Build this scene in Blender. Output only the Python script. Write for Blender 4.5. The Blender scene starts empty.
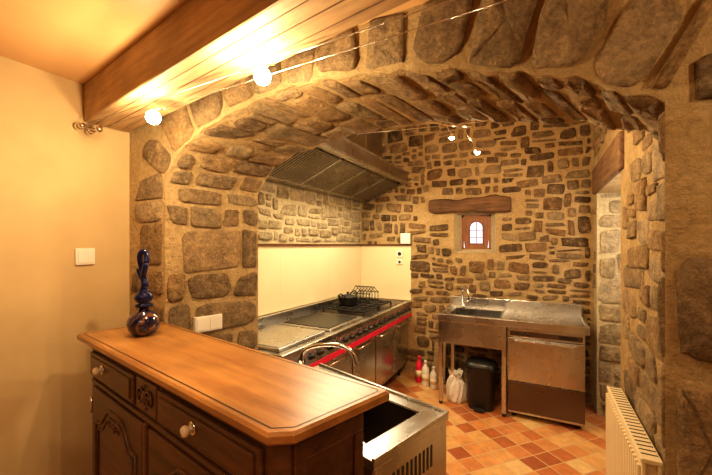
import bpy, bmesh, math, random
from mathutils import Vector, Matrix, Euler

sc = bpy.context.scene
try:
    sc.view_settings.view_transform = 'Standard'
    sc.view_settings.look = 'Medium High Contrast'
except Exception:
    pass

# ------------------------------------------------------------ materials
def new_mat(name):
    m = bpy.data.materials.new(name); m.use_nodes = True
    nt = m.node_tree; b = nt.nodes['Principled BSDF']
    return m, nt, b

def ramp(nt, stops, interp='LINEAR'):
    r = nt.nodes.new('ShaderNodeValToRGB'); r.color_ramp.interpolation = interp
    els = r.color_ramp.elements
    while len(els) < len(stops): els.new(0.5)
    for e, (p, c) in zip(els, stops):
        e.position = p; e.color = (c[0], c[1], c[2], 1)
    return r

def noise(nt, scale, detail=4, rough=0.6, vec=None):
    n = nt.nodes.new('ShaderNodeTexNoise')
    n.inputs['Scale'].default_value = scale; n.inputs['Detail'].default_value = detail
    n.inputs['Roughness'].default_value = rough
    if vec is not None: nt.links.new(vec, n.inputs['Vector'])
    return n

def coords(nt, scale=(1,1,1), rot=(0,0,0)):
    t = nt.nodes.new('ShaderNodeTexCoord'); m = nt.nodes.new('ShaderNodeMapping')
    m.inputs['Scale'].default_value = scale; m.inputs['Rotation'].default_value = rot
    nt.links.new(t.outputs['Object'], m.inputs['Vector'])
    return m.outputs['Vector']

def bump(nt, b, height, strength=0.4, dist=0.01):
    bp = nt.nodes.new('ShaderNodeBump')
    bp.inputs['Strength'].default_value = strength; bp.inputs['Distance'].default_value = dist
    nt.links.new(height, bp.inputs['Height']); nt.links.new(bp.outputs['Normal'], b.inputs['Normal'])

def mixc(nt, a, bcol, fac, mode='MIX'):
    m = nt.nodes.new('ShaderNodeMix'); m.data_type = 'RGBA'; m.blend_type = mode
    for s, v in ((m.inputs[0], fac), (m.inputs[6], a), (m.inputs[7], bcol)):
        if hasattr(v, 'is_linked') or hasattr(v, 'links'): nt.links.new(v, s)
        elif isinstance(v, (int, float)): s.default_value = v
        else: s.default_value = (v[0], v[1], v[2], 1)
    return m.outputs[2]

def plain(name, col, rough=0.5, metal=0.0, nscale=20, var=0.15, bstr=0.0, spec=0.5):
    m, nt, b = new_mat(name)
    v = coords(nt)
    n = noise(nt, nscale, 3, 0.6, v)
    c0 = tuple(x * (1 - var) for x in col); c1 = tuple(min(1, x * (1 + var)) for x in col)
    r = ramp(nt, [(0.3, c0), (0.7, c1)])
    nt.links.new(n.outputs['Fac'], r.inputs['Fac']); nt.links.new(r.outputs['Color'], b.inputs['Base Color'])
    b.inputs['Roughness'].default_value = rough; b.inputs['Metallic'].default_value = metal
    b.inputs['Specular IOR Level'].default_value = spec
    if bstr: bump(nt, b, n.outputs['Fac'], bstr)
    return m

def stone_mat(name, stops, smear=(0.6,0.42,0.22), smear_amt=0.7):
    m, nt, b = new_mat(name)
    g = nt.nodes.new('ShaderNodeNewGeometry')
    r = ramp(nt, stops)
    nt.links.new(g.outputs['Random Per Island'], r.inputs['Fac'])
    v = coords(nt)
    n1 = noise(nt, 11, 8, 0.72, v); n2 = noise(nt, 70, 5, 0.75, v); n4 = noise(nt, 26, 6, 0.8, v)
    r1 = ramp(nt, [(0.3, (0.40,0.37,0.34)), (0.5,(0.88,0.86,0.84)), (0.72, (1.5,1.40,1.22))])
    nt.links.new(n1.outputs['Fac'], r1.inputs['Fac'])
    c = mixc(nt, r.outputs['Color'], r1.outputs['Color'], 0.85, 'MULTIPLY')
    r2 = ramp(nt, [(0.35, (0.5,0.5,0.5)), (0.65, (1.3,1.3,1.3))])
    nt.links.new(n2.outputs['Fac'], r2.inputs['Fac'])
    c = mixc(nt, c, r2.outputs['Color'], 0.7, 'MULTIPLY')
    n3 = noise(nt, 15, 7, 0.78, v)
    r3 = ramp(nt, [(0.50, (0,0,0)), (0.66, (smear_amt,)*3)])
    nt.links.new(n3.outputs['Fac'], r3.inputs['Fac'])
    c = mixc(nt, c, smear, r3.outputs['Color'])
    nt.links.new(c, b.inputs['Base Color'])
    b.inputs['Roughness'].default_value = 0.85
    b.inputs['Specular IOR Level'].default_value = 0.3
    add = nt.nodes.new('ShaderNodeMath'); add.operation = 'ADD'
    nt.links.new(n4.outputs['Fac'], add.inputs[0])
    mul = nt.nodes.new('ShaderNodeMath'); mul.operation='MULTIPLY'; mul.inputs[1].default_value=0.4
    nt.links.new(n2.outputs['Fac'], mul.inputs[0]); nt.links.new(mul.outputs[0], add.inputs[1])
    bump(nt, b, add.outputs[0], 1.0, 0.04)
    return m

def mortar_mat(name, c0, c1):
    m, nt, b = new_mat(name)
    v = coords(nt)
    n1 = noise(nt, 6, 8, 0.7, v); n2 = noise(nt, 40, 6, 0.75, v)
    r = ramp(nt, [(0.3, c0), (0.7, c1)])
    nt.links.new(n1.outputs['Fac'], r.inputs['Fac'])
    r2 = ramp(nt, [(0.3, (0.66,0.63,0.58)), (0.65, (1.1,1.1,1.1))])
    nt.links.new(n2.outputs['Fac'], r2.inputs['Fac'])
    c = mixc(nt, r.outputs['Color'], r2.outputs['Color'], 0.8, 'MULTIPLY')
    nt.links.new(c, b.inputs['Base Color'])
    b.inputs['Roughness'].default_value = 0.95; b.inputs['Specular IOR Level'].default_value = 0.15
    add = nt.nodes.new('ShaderNodeMath'); add.operation = 'ADD'
    nt.links.new(n1.outputs['Fac'], add.inputs[0]); nt.links.new(n2.outputs['Fac'], add.inputs[1])
    bump(nt, b, add.outputs[0], 1.0, 0.035)
    return m

def wood_mat(name, c0, c1, rough=0.4, axis='X', scale=1.0, coat=0.0, bstr=0.15):
    m, nt, b = new_mat(name)
    s = {'X': (1.2, 14, 14), 'Y': (14, 1.2, 14), 'Z': (14, 14, 1.2)}[axis]
    v = coords(nt, tuple(x * scale for x in s))
    n = noise(nt, 2.2, 8, 0.65, v)
    r = ramp(nt, [(0.3, c0), (0.5, tuple((a + bb) / 2 for a, bb in zip(c0, c1))), (0.72, c1)])
    nt.links.new(n.outputs['Fac'], r.inputs['Fac'])
    v2 = coords(nt, (3, 3, 3)); n2 = noise(nt, 1.5, 3, 0.5, v2)
    r2 = ramp(nt, [(0.3, (0.6,0.6,0.6)), (0.7, (1.15,1.15,1.15))])
    nt.links.new(n2.outputs['Fac'], r2.inputs['Fac'])
    c = mixc(nt, r.outputs['Color'], r2.outputs['Color'], 0.7, 'MULTIPLY')
    nt.links.new(c, b.inputs['Base Color'])
    b.inputs['Roughness'].default_value = rough
    b.inputs['Coat Weight'].default_value = coat; b.inputs['Coat Roughness'].default_value = 0.25
    bump(nt, b, n.outputs['Fac'], bstr, 0.01)
    return m

def steel_mat(name, col=(0.55,0.52,0.47), rough=0.3, axis='X', metal=1.0):
    m, nt, b = new_mat(name)
    s = {'X': (1, 60, 60), 'Y': (60, 1, 60), 'Z': (60, 60, 1)}[axis]
    v = coords(nt, s); n = noise(nt, 3, 4, 0.6, v)
    r = ramp(nt, [(0.3, tuple(x*0.92 for x in col)), (0.7, tuple(min(1,x*1.05) for x in col))])
    nt.links.new(n.outputs['Fac'], r.inputs['Fac']); nt.links.new(r.outputs['Color'], b.inputs['Base Color'])
    b.inputs['Metallic'].default_value = metal
    v3 = coords(nt); n3 = noise(nt, 4, 3, 0.6, v3)
    rr = ramp(nt, [(0.3, (rough*0.7,)*3), (0.7, (rough*1.3,)*3)])
    nt.links.new(n3.outputs['Fac'], rr.inputs['Fac']); nt.links.new(rr.outputs['Color'], b.inputs['Roughness'])
    bump(nt, b, n3.outputs['Fac'], 0.10, 0.02)
    return m

def emis(name, col, strength):
    m, nt, b = new_mat(name)
    b.inputs['Base Color'].default_value = (*col, 1)
    b.inputs['Emission Color'].default_value = (*col, 1); b.inputs['Emission Strength'].default_value = strength
    return m

def tile_mat():
    m, nt, b = new_mat('terracotta_tiles')
    v = coords(nt, (1,1,1), (0,0,math.radians(42)))
    br = nt.nodes.new('ShaderNodeTexBrick')
    br.offset = 0.0; br.squash = 1.0
    br.inputs['Color1'].default_value = (0,0,0,1); br.inputs['Color2'].default_value = (1,1,1,1)
    br.inputs['Mortar'].default_value = (0.5,0.5,0.5,1)
    br.inputs['Scale'].default_value = 1.0
    br.inputs['Mortar Size'].default_value = 0.005; br.inputs['Mortar Smooth'].default_value = 0.2
    br.inputs['Brick Width'].default_value = 0.15; br.inputs['Row Height'].default_value = 0.15
    nt.links.new(v, br.inputs['Vector'])
    r = ramp(nt, [(0.0, (0.36,0.10,0.035)), (0.3, (0.55,0.19,0.06)), (0.55, (0.66,0.29,0.10)), (0.8,(0.72,0.40,0.15)), (1.0, (0.76,0.50,0.22))])
    nt.links.new(br.outputs['Color'], r.inputs['Fac'])
    n = noise(nt, 12, 5, 0.65, coords(nt))
    r2 = ramp(nt, [(0.3, (0.68,0.66,0.62)), (0.7, (1.1,1.1,1.1))])
    nt.links.new(n.outputs['Fac'], r2.inputs['Fac'])
    c = mixc(nt, r.outputs['Color'], r2.outputs['Color'], 0.8, 'MULTIPLY')
    c = mixc(nt, c, (0.58,0.38,0.18), br.outputs['Fac'])
    nt.links.new(c, b.inputs['Base Color'])
    b.inputs['Roughness'].default_value = 0.36
    inv = nt.nodes.new('ShaderNodeMath'); inv.operation = 'SUBTRACT'; inv.inputs[0].default_value = 1
    nt.links.new(br.outputs['Fac'], inv.inputs[1])
    bump(nt, b, inv.outputs[0], 0.5, 0.004)
    return m

M = {}
M['stone'] = stone_mat('fieldstone', [(0.0,(0.11,0.066,0.034)),(0.25,(0.25,0.16,0.085)),(0.45,(0.36,0.25,0.14)),(0.6,(0.17,0.105,0.055)),(0.8,(0.32,0.18,0.08)),(1.0,(0.44,0.33,0.19))], (0.60,0.40,0.19), 0.6)
M['stone_big'] = stone_mat('dressed_granite', [(0.0,(0.27,0.18,0.10)),(0.3,(0.46,0.34,0.20)),(0.5,(0.37,0.245,0.13)),(0.7,(0.50,0.32,0.15)),(1.0,(0.57,0.43,0.27))], (0.68,0.48,0.25), 0.6)
M['stone_pale'] = stone_mat('limewashed_stone', [(0.0,(0.40,0.30,0.17)),(0.5,(0.62,0.50,0.33)),(1.0,(0.50,0.38,0.22))], (0.75,0.62,0.4), 0.6)
M['mortar'] = mortar_mat('lime_mortar', (0.50,0.33,0.155), (0.72,0.52,0.27))
M['mortar_arch'] = mortar_mat('smooth_lime_mortar', (0.58,0.40,0.20), (0.76,0.56,0.30))
M['mortar_pale'] = mortar_mat('pale_mortar', (0.62,0.50,0.30), (0.8,0.68,0.44))
M['plaster'] = plain('yellow_plaster', (0.60,0.44,0.235), 0.85, 0, 2.5, 0.09, 0.08, 0.2)
M['ceil'] = plain('ceiling_plaster', (0.70,0.43,0.20), 0.35, 0, 3, 0.08, 0.05, 0.45)
M['tiles'] = tile_mat()
M['beam'] = wood_mat('pale_oak_beam', (0.30,0.18,0.09), (0.58,0.38,0.19), 0.6, 'X', 1.0, 0, 0.3)
M['lintel'] = wood_mat('old_lintel_wood', (0.06,0.026,0.01), (0.22,0.11,0.045), 0.8, 'X', 1.2, 0, 0.8)
M['lintelY'] = wood_mat('old_lintel_wood_side', (0.10,0.05,0.02), (0.28,0.15,0.07), 0.8, 'Y', 1.2, 0, 0.8)
M['top'] = wood_mat('varnished_top', (0.30,0.115,0.03), (0.56,0.28,0.085), 0.36, 'X', 0.6, 0.4, 0.05)
M['cab'] = wood_mat('dark_walnut', (0.055,0.021,0.008), (0.16,0.062,0.024), 0.36, 'X', 1.0, 0.3, 0.12)
M['cabdark'] = wood_mat('walnut_inlay', (0.02,0.008,0.003), (0.05,0.02,0.008), 0.4, 'X', 1.0, 0.2, 0.1)  # dark wood of the inlay line around the buffet top
M['winwood'] = wood_mat('window_wood', (0.18,0.06,0.02), (0.34,0.13,0.045), 0.5, 'Z', 2.0)
M['steel'] = steel_mat('brushed_steel', (0.60,0.59,0.57), 0.28)
M['steelv'] = steel_mat('brushed_steel_vertical', (0.58,0.57,0.55), 0.28, 'Z')
M['steeldk'] = steel_mat('dark_steel', (0.17,0.135,0.11), 0.34, 'Y')  # dark steel parts; also a painted reflection on the dishwasher's lower panel
M['hood'] = steel_mat('hood_steel', (0.42,0.38,0.33), 0.30, 'Y')
M['chrome'] = plain('chrome', (0.75,0.73,0.7), 0.12, 1.0, 10, 0.03)
M['black'] = plain('black_enamel', (0.02,0.018,0.016), 0.35, 0, 30, 0.2)
M['iron'] = plain('cast_iron', (0.03,0.027,0.025), 0.6, 0.3, 60, 0.3, 0.2)
M['red'] = plain('red_trim', (0.72,0.02,0.07), 0.4, 0, 20, 0.08)
M['splash'] = plain('cream_splash_panel', (0.78,0.66,0.43), 0.3, 0, 3, 0.03)
M['white'] = plain('white_plastic', (0.82,0.77,0.68), 0.4, 0, 10, 0.03)
M['bag'] = plain('white_bag_plastic', (0.80,0.76,0.70), 0.3, 0, 30, 0.06, 0.6)
M['cream'] = plain('radiator_enamel', (0.80,0.66,0.43), 0.4, 0, 5, 0.04)
M['porcelain'] = plain('porcelain', (0.80,0.68,0.5), 0.2, 0, 20, 0.05)
M['yellow'] = plain('yellow_label', (0.75,0.5,0.08), 0.4, 0, 20, 0.1)
M['bulb'] = emis('lamp_glow', (1.0,0.84,0.5), 60)
M['bulb2'] = emis('lamp_glow_small', (1.0,0.85,0.55), 25)

# ------------------------------------------------------------ mesh builder
class MB:
    def __init__(s, name):
        s.name = name; s.v = []; s.f = []; s.mi = []; s.sm = []; s.mats = []
    def m(s, key):
        if key not in s.mats: s.mats.append(key)
        return s.mats.index(key)
    def add(s, vs, fs, mat, smooth=False):
        o = len(s.v); s.v += [Vector(p) for p in vs]; k = s.m(mat)
        for f in fs:
            s.f.append([i + o for i in f]); s.mi.append(k); s.sm.append(smooth)
    def box(s, x0, x1, y0, y1, z0, z1, mat, bev=0.0, mtx=None):
        bm = bmesh.new(); bmesh.ops.create_cube(bm, size=1)
        for v in bm.verts:
            v.co = Vector(((x0+x1)/2 + v.co.x*(x1-x0), (y0+y1)/2 + v.co.y*(y1-y0), (z0+z1)/2 + v.co.z*(z1-z0)))
        if bev > 0: bmesh.ops.bevel(bm, geom=bm.edges[:], offset=bev, segments=2, affect='EDGES', profile=0.5)
        if mtx is not None: bm.transform(mtx)
        bm.verts.index_update()
        s.add([v.co.copy() for v in bm.verts], [[v.index for v in f.verts] for f in bm.faces], mat)
        bm.free()
    def prism(s, poly, axis, a0, a1, mat):
        def P(p, a):
            if axis == 'y': return (p[0], a, p[1])
            if axis == 'x': return (a, p[0], p[1])
            return (p[0], p[1], a)
        n = len(poly)
        vs = [P(p, a0) for p in poly] + [P(p, a1) for p in poly]
        fs = [list(range(n)), list(range(2*n-1, n-1, -1))]
        for i in range(n):
            j = (i+1) % n; fs.append([i, j, n+j, n+i])
        s.add(vs, fs, mat)
    def tube(s, path, r, mat, n=10, cap=True):
        path = [Vector(p) for p in path]; rs = r if isinstance(r, (list, tuple)) else [r]*len(path)
        vs = []; fs = []; prev = None
        for i, p in enumerate(path):
            if i == 0: t = path[1] - p
            elif i == len(path)-1: t = p - path[i-1]
            else: t = path[i+1] - path[i-1]
            t.normalize()
            if prev is None:
                a = Vector((0,0,1)) if abs(t.z) < 0.9 else Vector((1,0,0))
                nx = t.cross(a).normalized()
            else:
                nx = (prev - t*prev.dot(t)).normalized()
            prev = nx; ny = t.cross(nx)
            for k in range(n):
                an = 2*math.pi*k/n
                vs.append(p + (nx*math.cos(an) + ny*math.sin(an))*rs[i])
        for i in range(len(path)-1):
            for k in range(n):
                k2 = (k+1) % n
                fs.append([i*n+k, i*n+k2, (i+1)*n+k2, (i+1)*n+k])
        if cap:
            fs.append(list(range(n-1,-1,-1))); fs.append([(len(path)-1)*n+k for k in range(n)])
        s.add(vs, fs, mat, True)
    def lathe(s, prof, c, mat, n=28, axis=Vector((0,0,1))):
        c = Vector(c); axis = Vector(axis).normalized()
        q = Vector((0,0,1)).rotation_difference(axis)
        vs = []; fs = []
        for (r, z) in prof:
            for k in range(n):
                a = 2*math.pi*k/n
                vs.append(c + q @ Vector((r*math.cos(a), r*math.sin(a), z)))
        for i in range(len(prof)-1):
            for k in range(n):
                k2 = (k+1) % n
                fs.append([i*n+k, i*n+k2, (i+1)*n+k2, (i+1)*n+k])
        if prof[0][0] > 1e-5: fs.append(list(range(n-1,-1,-1)))
        if prof[-1][0] > 1e-5: fs.append([(len(prof)-1)*n+k for k in range(n)])
        s.add(vs, fs, mat, True)
    def sphere(s, c, r, mat, sc3=(1,1,1)):
        prof = [(max(1e-6, r*math.sin(math.pi*i/12)), -r*math.cos(math.pi*i/12)) for i in range(13)]
        o = len(s.v); s.lathe(prof, (0,0,0), mat, 18)
        for i in range(o, len(s.v)):
            v = s.v[i]; s.v[i] = Vector((c[0]+v.x*sc3[0], c[1]+v.y*sc3[1], c[2]+v.z*sc3[2]))
    def done(s, loc=(0,0,0), rotz=0.0, world=True):
        me = bpy.data.meshes.new(s.name)
        L = Vector(loc)
        vs = [(v - L) if world else v for v in s.v]
        me.from_pydata([tuple(v) for v in vs], [], s.f)
        for k in s.mats: me.materials.append(M[k])
        for p, k, sm in zip(me.polygons, s.mi, s.sm):
            p.material_index = k; p.use_smooth = sm
        me.update()
        ob = bpy.data.objects.new(s.name, me); sc.collection.objects.link(ob)
        ob.location = L; ob.rotation_euler = (0,0,rotz)
        return ob

# ------------------------------------------------------------ stones
def add_stone(mb, mapf, u0, u1, v0, v1, H, rnd, mat, rot=0.0, jit=0.10):
    cu, cv = (u0+u1)/2, (v0+v1)/2; a, b = (u1-u0)/2, (v1-v0)/2
    n = 28; p = rnd.choice([3.6, 5, 7, 11]); H = H*rnd.uniform(0.5, 1.45)
    tu, tv = rnd.uniform(-0.45, 0.45), rnd.uniform(-0.45, 0.45)
    rot = rnd.uniform(-rot, rot)
    J = lambda: rnd.uniform(-jit*1.3, jit*0.7)
    cor = [(-1-J(), -1-J()), (1+J(), -1-J()), (1+J(), 1+J()), (-1-J(), 1+J())]
    if rnd.random() < 0.4:
        k = rnd.randrange(4); cor[k] = (cor[k][0]*rnd.uniform(.55,.85), cor[k][1]*rnd.uniform(.55,.85))
    out = []; nz = [rnd.uniform(-0.07, 0.06) for _ in range(n)]
    for k in range(n):
        t = 2*math.pi*(k+0.5)/n
        c, s_ = math.cos(t), math.sin(t)
        x = math.copysign(abs(c)**(2/p), c); y = math.copysign(abs(s_)**(2/p), s_)
        w = 1 + nz[k]*0.7 + nz[(k+1)%n]*0.3
        x, y = x*w, y*w
        fx, fy = (x+1)/2, (y+1)/2
        X = (cor[0][0]*(1-fx)+cor[1][0]*fx)*(1-fy) + (cor[3][0]*(1-fx)+cor[2][0]*fx)*fy
        Y = (cor[0][1]*(1-fx)+cor[1][1]*fx)*(1-fy) + (cor[3][1]*(1-fx)+cor[2][1]*fx)*fy
        out.append((X, Y))
    vs = []; rings = [(1.0, -0.35), (0.98, 0.45), (0.92, 0.85), (0.62, 1.0), (0.3, 1.0)]
    hn = [rnd.uniform(-0.18, 0.18) for _ in range(n)]
    for ri, (sc_, hh) in enumerate(rings):
        for k, (x, y) in enumerate(out):
            X, Y = x*sc_*a, y*sc_*b
            Xr = X*math.cos(rot) - Y*math.sin(rot); Yr = X*math.sin(rot) + Y*math.cos(rot)
            h = H*(hh + ((0.35*(tu*x + tv*y)*sc_ + hn[k]*sc_ + rnd.uniform(-.12,.12)) if hh > 0.5 else 0))
            vs.append(mapf(cu+Xr, cv+Yr, h))
    vs.append(mapf(cu, cv, H*(1+rnd.uniform(-.1,.15))))
    fs = []; nr = len(rings)
    for i in range(nr-1):
        for k in range(n):
            k2 = (k+1) % n; fs.append([i*n+k, i*n+k2, (i+1)*n+k2, (i+1)*n+k])
    for k in range(n): fs.append([(nr-1)*n+k, (nr-1)*n+(k+1)%n, nr*n])
    mb.add(vs, fs, mat, True)

def stones(mb, mapf, u0, u1, v0, v1, rh, rw, gap, H, seed, mat='stone', mask=None, wavy=0.25, rot=0.06, split=0.4):
    rnd = random.Random(seed); v = v0
    while v < v1 - 0.3*rh:
        h = rh*rnd.uniform(0.65, 1.5)
        if v + h > v1 or v1 - v - h < 0.35*rh: h = v1 - v
        u = u0 - rnd.uniform(0, 0.5)*rw
        while u < u1:
            w = rw*rnd.choice([rnd.uniform(0.45,0.8), rnd.uniform(0.8,1.3), rnd.uniform(1.2,1.9)])
            a, b = max(u, u0), min(u+w, u1)
            if u1 - b < 0.35*rw: b = u1; w = b - u
            u += w
            if b - a < 0.3*rw: continue
            wav = lambda vv: wavy*rh*(math.sin(((a+b)/2)*4.3 + vv*2.1) + 0.6*math.sin(((a+b)/2)*9.7+vv*5))
            def put(a, b, c, d):
                g = gap*rnd.uniform(0.6, 1.5)/2
                if b-a < 3*g or d-c < 3*g: return
                cu, cv = (a+b)/2, (c+d)/2
                if mask and not mask(cu, cv, (b-a)/2, (d-c)/2): return
                add_stone(mb, mapf, a+g, b-g, c+g, d-g, H, rnd, mat, rot)
            lo = v + wav(v) if v > v0 + 0.01 else v; hi = v + h + wav(v+h) if v + h < v1 - 0.01 else v + h
            if h > rh*1.0 and rnd.random() < split:
                mid = lo + (hi-lo)*rnd.uniform(0.35, 0.65)
                put(a, b, lo, mid); put(a, b, mid, hi)
            else:
                put(a, b, lo, hi)
        v += h

# ------------------------------------------------------------ key dimensions
Y1, Y2 = 1.20, 1.75
XL = -2.145
KXL, KXR, KYB, KZ = -2.20, 0.48, 4.30, 3.2
CZ = 2.5

def catmull(pts, n):
    P = [Vector(p) for p in pts]; P = [P[0]*2-P[1]] + P + [P[-1]*2-P[-2]]
    dense = []
    for i in range(1, len(P)-2):
        for k in range(20):
            t = k/20
            p0, p1, p2, p3 = P[i-1], P[i], P[i+1], P[i+2]
            dense.append(0.5*((2*p1) + (p2-p0)*t + (2*p0-5*p1+4*p2-p3)*t*t + (3*p1-p0-3*p2+p3)*t**3))
    dense.append(P[-2])
    L = [0]
    for i in range(1, len(dense)): L.append(L[-1] + (dense[i]-dense[i-1]).length)
    out = []
    j = 0
    for k in range(n+1):
        d = L[-1]*k/n
        while j < len(L)-2 and L[j+1] < d: j += 1
        f = (d-L[j])/max(1e-9, L[j+1]-L[j]); out.append(dense[j].lerp(dense[j+1], min(1,max(0,f))))
    return out
NA = 60
Fc = catmull([(-1.81,1.98),(-1.74,2.10),(-1.53,2.225),(-1.13,2.31),(-.8,2.325),(-.34,2.26),(.05,2.15),(.29,2.03)], NA)
Bc = catmull([(-1.66,1.98),(-1.58,2.09),(-1.386,2.20),(-.957,2.275),(-.5,2.27),(.07,2.18),(.345,2.10),(.47,2.02)], NA)
rj = random.Random(77)
for i in range(1, NA):
    Fc[i].y += 0.006*math.sin(i*1.3) + 0.005*math.sin(i*2.9+1) + rj.uniform(-.003,.003)
    Bc[i].y += 0.007*math.sin(i*1.1+2) + 0.005*math.sin(i*2.5) + rj.uniform(-.003,.003)
SJ, SA = 2.0, 2.4
def curve(C, s):
    if s <= SJ: return Vector((C[0].x, C[0].y*s/SJ))
    if s >= SJ+SA:
        k = (s-SJ-SA)/SJ; return Vector((C[-1].x, C[-1].y*(1-k)))
    f = (s-SJ)/SA*NA; i = min(NA-1, int(f)); return C[i].lerp(C[i+1], f-i)
def intr(s, t):
    a = curve(Fc, s); b = curve(Bc, s); p = a.lerp(b, t)
    return Vector((p.x, Y1 + (Y2-Y1)*t, p.y))
def intr_map(t, s, h):
    tt = min(1,max(0,t/0.57))
    s = min(max(s, 0.0), 2*SJ+SA)
    e = 0.10
    ds = intr(min(s+e, 2*SJ+SA), tt) - intr(max(s-e,0), tt)
    dt = intr(s, min(1, tt+0.1)) - intr(s, max(0, tt-0.1))
    n = dt.cross(ds).normalized()
    c = Vector((-0.7, (Y1+Y2)/2, 1.0))
    p = intr(s, tt)
    if n.dot(c-p) < 0: n = -n
    return p + n*h

# ---- arch wall
mb = MB('wall_arch')
XR = 2.4
MA = 'mortar_arch'
mb.add([(XL-0.1,Y1,0),(Fc[0].x,Y1,0),(Fc[0].x,Y1,CZ+.05),(XL-0.1,Y1,CZ+.05)], [[0,1,2,3]], MA)
mb.add([(Fc[-1].x,Y1,0),(XR,Y1,0),(XR,Y1,CZ+.05),(Fc[-1].x,Y1,CZ+.05)], [[0,1,2,3]], MA)
vs = []; fs = []
for i, p in enumerate(Fc): vs += [(p.x,Y1,p.y),(p.x,Y1,CZ+.05)]
for i in range(NA): fs.append([2*i,2*i+2,2*i+3,2*i+1])
mb.add(vs, fs, MA)
mb.add([(KXL-.1,Y2,0),(Bc[0].x,Y2,0),(Bc[0].x,Y2,KZ),(KXL-.1,Y2,KZ)], [[0,1,2,3]], MA)
mb.add([(Bc[-1].x,Y2,0),(KXR+.1,Y2,0),(KXR+.1,Y2,KZ),(Bc[-1].x,Y2,KZ)], [[0,1,2,3]], MA)
vs = []; fs = []
for i, p in enumerate(Bc): vs += [(p.x,Y2,p.y),(p.x,Y2,KZ)]
for i in range(NA): fs.append([2*i,2*i+2,2*i+3,2*i+1])
mb.add(vs, fs, MA)
NS = 160; vs = []; fs = []
for i in range(NS+1):
    s = (2*SJ+SA)*i/NS
    for k in range(5): vs.append(intr(s, k/4))
for i in range(NS):
    for k in range(4): fs.append([i*5+k, (i+1)*5+k, (i+1)*5+k+1, i*5+k+1])
mb.add(vs, fs, MA, True)
stones(mb, intr_map, 0.0, 0.57, 0.02, SJ+0.0, 0.18, 0.24, 0.018, 0.014, 11, 'stone_big', wavy=0.05, rot=.03, split=.15)
stones(mb, intr_map, 0.0, 0.57, SJ+0.0, SJ+SA, 0.125, 0.25, 0.020, 0.012, 12, 'stone_big', wavy=0.12, rot=.05, split=.15)
stones(mb, intr_map, 0.0, 0.57, SJ+SA, 2*SJ+SA-0.02, 0.18, 0.24, 0.018, 0.014, 13, 'stone_big', wavy=0.06, rot=.03, split=.2)
def vous_map(s, v, h):
    p = curve(Fc, s); e = 0.12
    d = (curve(Fc, min(s+e, SJ+SA)) - curve(Fc, max(s-e, SJ))).normalized()
    n = Vector((-d.y, d.x))
    L = 0.30
    q = p + n*(v*L)
    return Vector((q.x, Y1 - h, min(q.y, CZ-0.005)))
rnd = random.Random(8); s = SJ + 0.02
while s < SJ+SA-0.05:
    w = rnd.uniform(0.14, 0.23); e = min(s+w, SJ+SA)
    top = rnd.uniform(0.8, 1.0)
    zc = curve(Fc, s+w/2).y
    top = min(top, (CZ-zc-0.005)/0.30*1.25)
    add_stone(mb, vous_map, s+0.008, e-0.008, rnd.uniform(.02,.08), top, 0.018, rnd, 'stone_big', jit=.08)
    s = e + 0.004
fmap = lambda u, v, h: Vector((u, Y1-h, v))
def fmask(u, v, a, b):
    best = 9
    for p in Fc:
        d = math.hypot(u-p.x, v-p.y); best = min(best, d)
    if v > 2.02 and best < 0.30 + 0.3*a: return False
    return True
stones(mb, fmap, XL+0.02, -1.815, 0.02, 2.06, 0.18, 0.30, 0.018, 0.013, 21, 'stone_big', wavy=0.0, rot=.03, split=.1)
stones(mb, fmap, 0.295, 1.6, 0.02, 2.0, 0.27, 0.36, 0.020, 0.022, 29, 'stone_big', wavy=0.0, rot=.02, split=.1)
add_stone(mb, fmap, 0.335, 0.66, 2.01, 2.13, 0.02, rnd, 'stone_big')
stones(mb, fmap, 0.35, 1.6, 2.15, 2.48, 0.2, 0.3, 0.026, 0.020, 24, 'stone_big', fmask, wavy=0.0)
mb.done()

# ---- front room shell
mb = MB('wall_left'); mb.box(XL-0.1, XL, -3.0, Y1, 0, CZ+.1, 'plaster'); mb.done()
mb = MB('wall_rear'); mb.box(XL-0.1, XR+.1, -3.1, -3.0, 0, CZ+.1, 'plaster'); mb.done()
mb = MB('wall_right'); mb.box(XR, XR+0.1, -3.0, Y1+.05, 0, CZ+.1, 'plaster'); mb.done()
mb = MB('ceiling'); mb.box(XL-.1, XR+.1, -3.1, Y1+.02, CZ, CZ+.1, 'ceil')
mb.box(KXL-.15, KXR+.15, Y2-.02, KYB+.4, KZ, KZ+.1, 'ceil'); mb.done()
mb = MB('floor'); mb.box(XL-.2, XR+.1, -3.1, KYB+.4, -0.1, 0, 'tiles'); mb.done()

# ---- kitchen left wall
mb = MB('wall_kitchen_left')
mb.box(KXL-.12, KXL, Y2-.02, KYB+.02, 0, KZ, 'mortar_pale')
lmap = lambda u, v, h: Vector((KXL+h, u, v))
stones(mb, lmap, Y2+.02, KYB-.02, 1.68, KZ-.02, 0.11, 0.16, 0.020, 0.016, 31, 'stone_pale')
mb.done()

# ---- kitchen back wall with window niche
NX0, NX1, NZ0, NZ1 = -0.93, -0.46, 1.555, 2.03
mb = MB('wall_back')
for (x0,x1,z0,z1) in ((KXL-.1,NX0,0,KZ),(NX1,KXR+.1,0,KZ),(NX0,NX1,0,NZ0),(NX0,NX1,NZ1,KZ)):
    mb.box(x0, x1, KYB, KYB+.38, z0, z1, 'mortar')
bmap = lambda u, v, h: Vector((u, KYB-h, v))
def bmask(u, v, a, b):
    if u+a > NX0-.0 and u-a < NX1+.0 and v+b > NZ0-.02 and v-b < NZ1+.05: return False
    if u+a > -1.22 and u-a < -0.30 and v+b > 2.01 and v-b < 2.22: return False
    if u < -1.47 and v < 1.68: return False
    return True
stones(mb, bmap, KXL+.02, KXR-.02, 0.03, KZ-.02, 0.12, 0.15, 0.024, 0.018, 41, 'stone', bmask, wavy=0.28, rot=0.12, split=.4)
mb.done()

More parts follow.
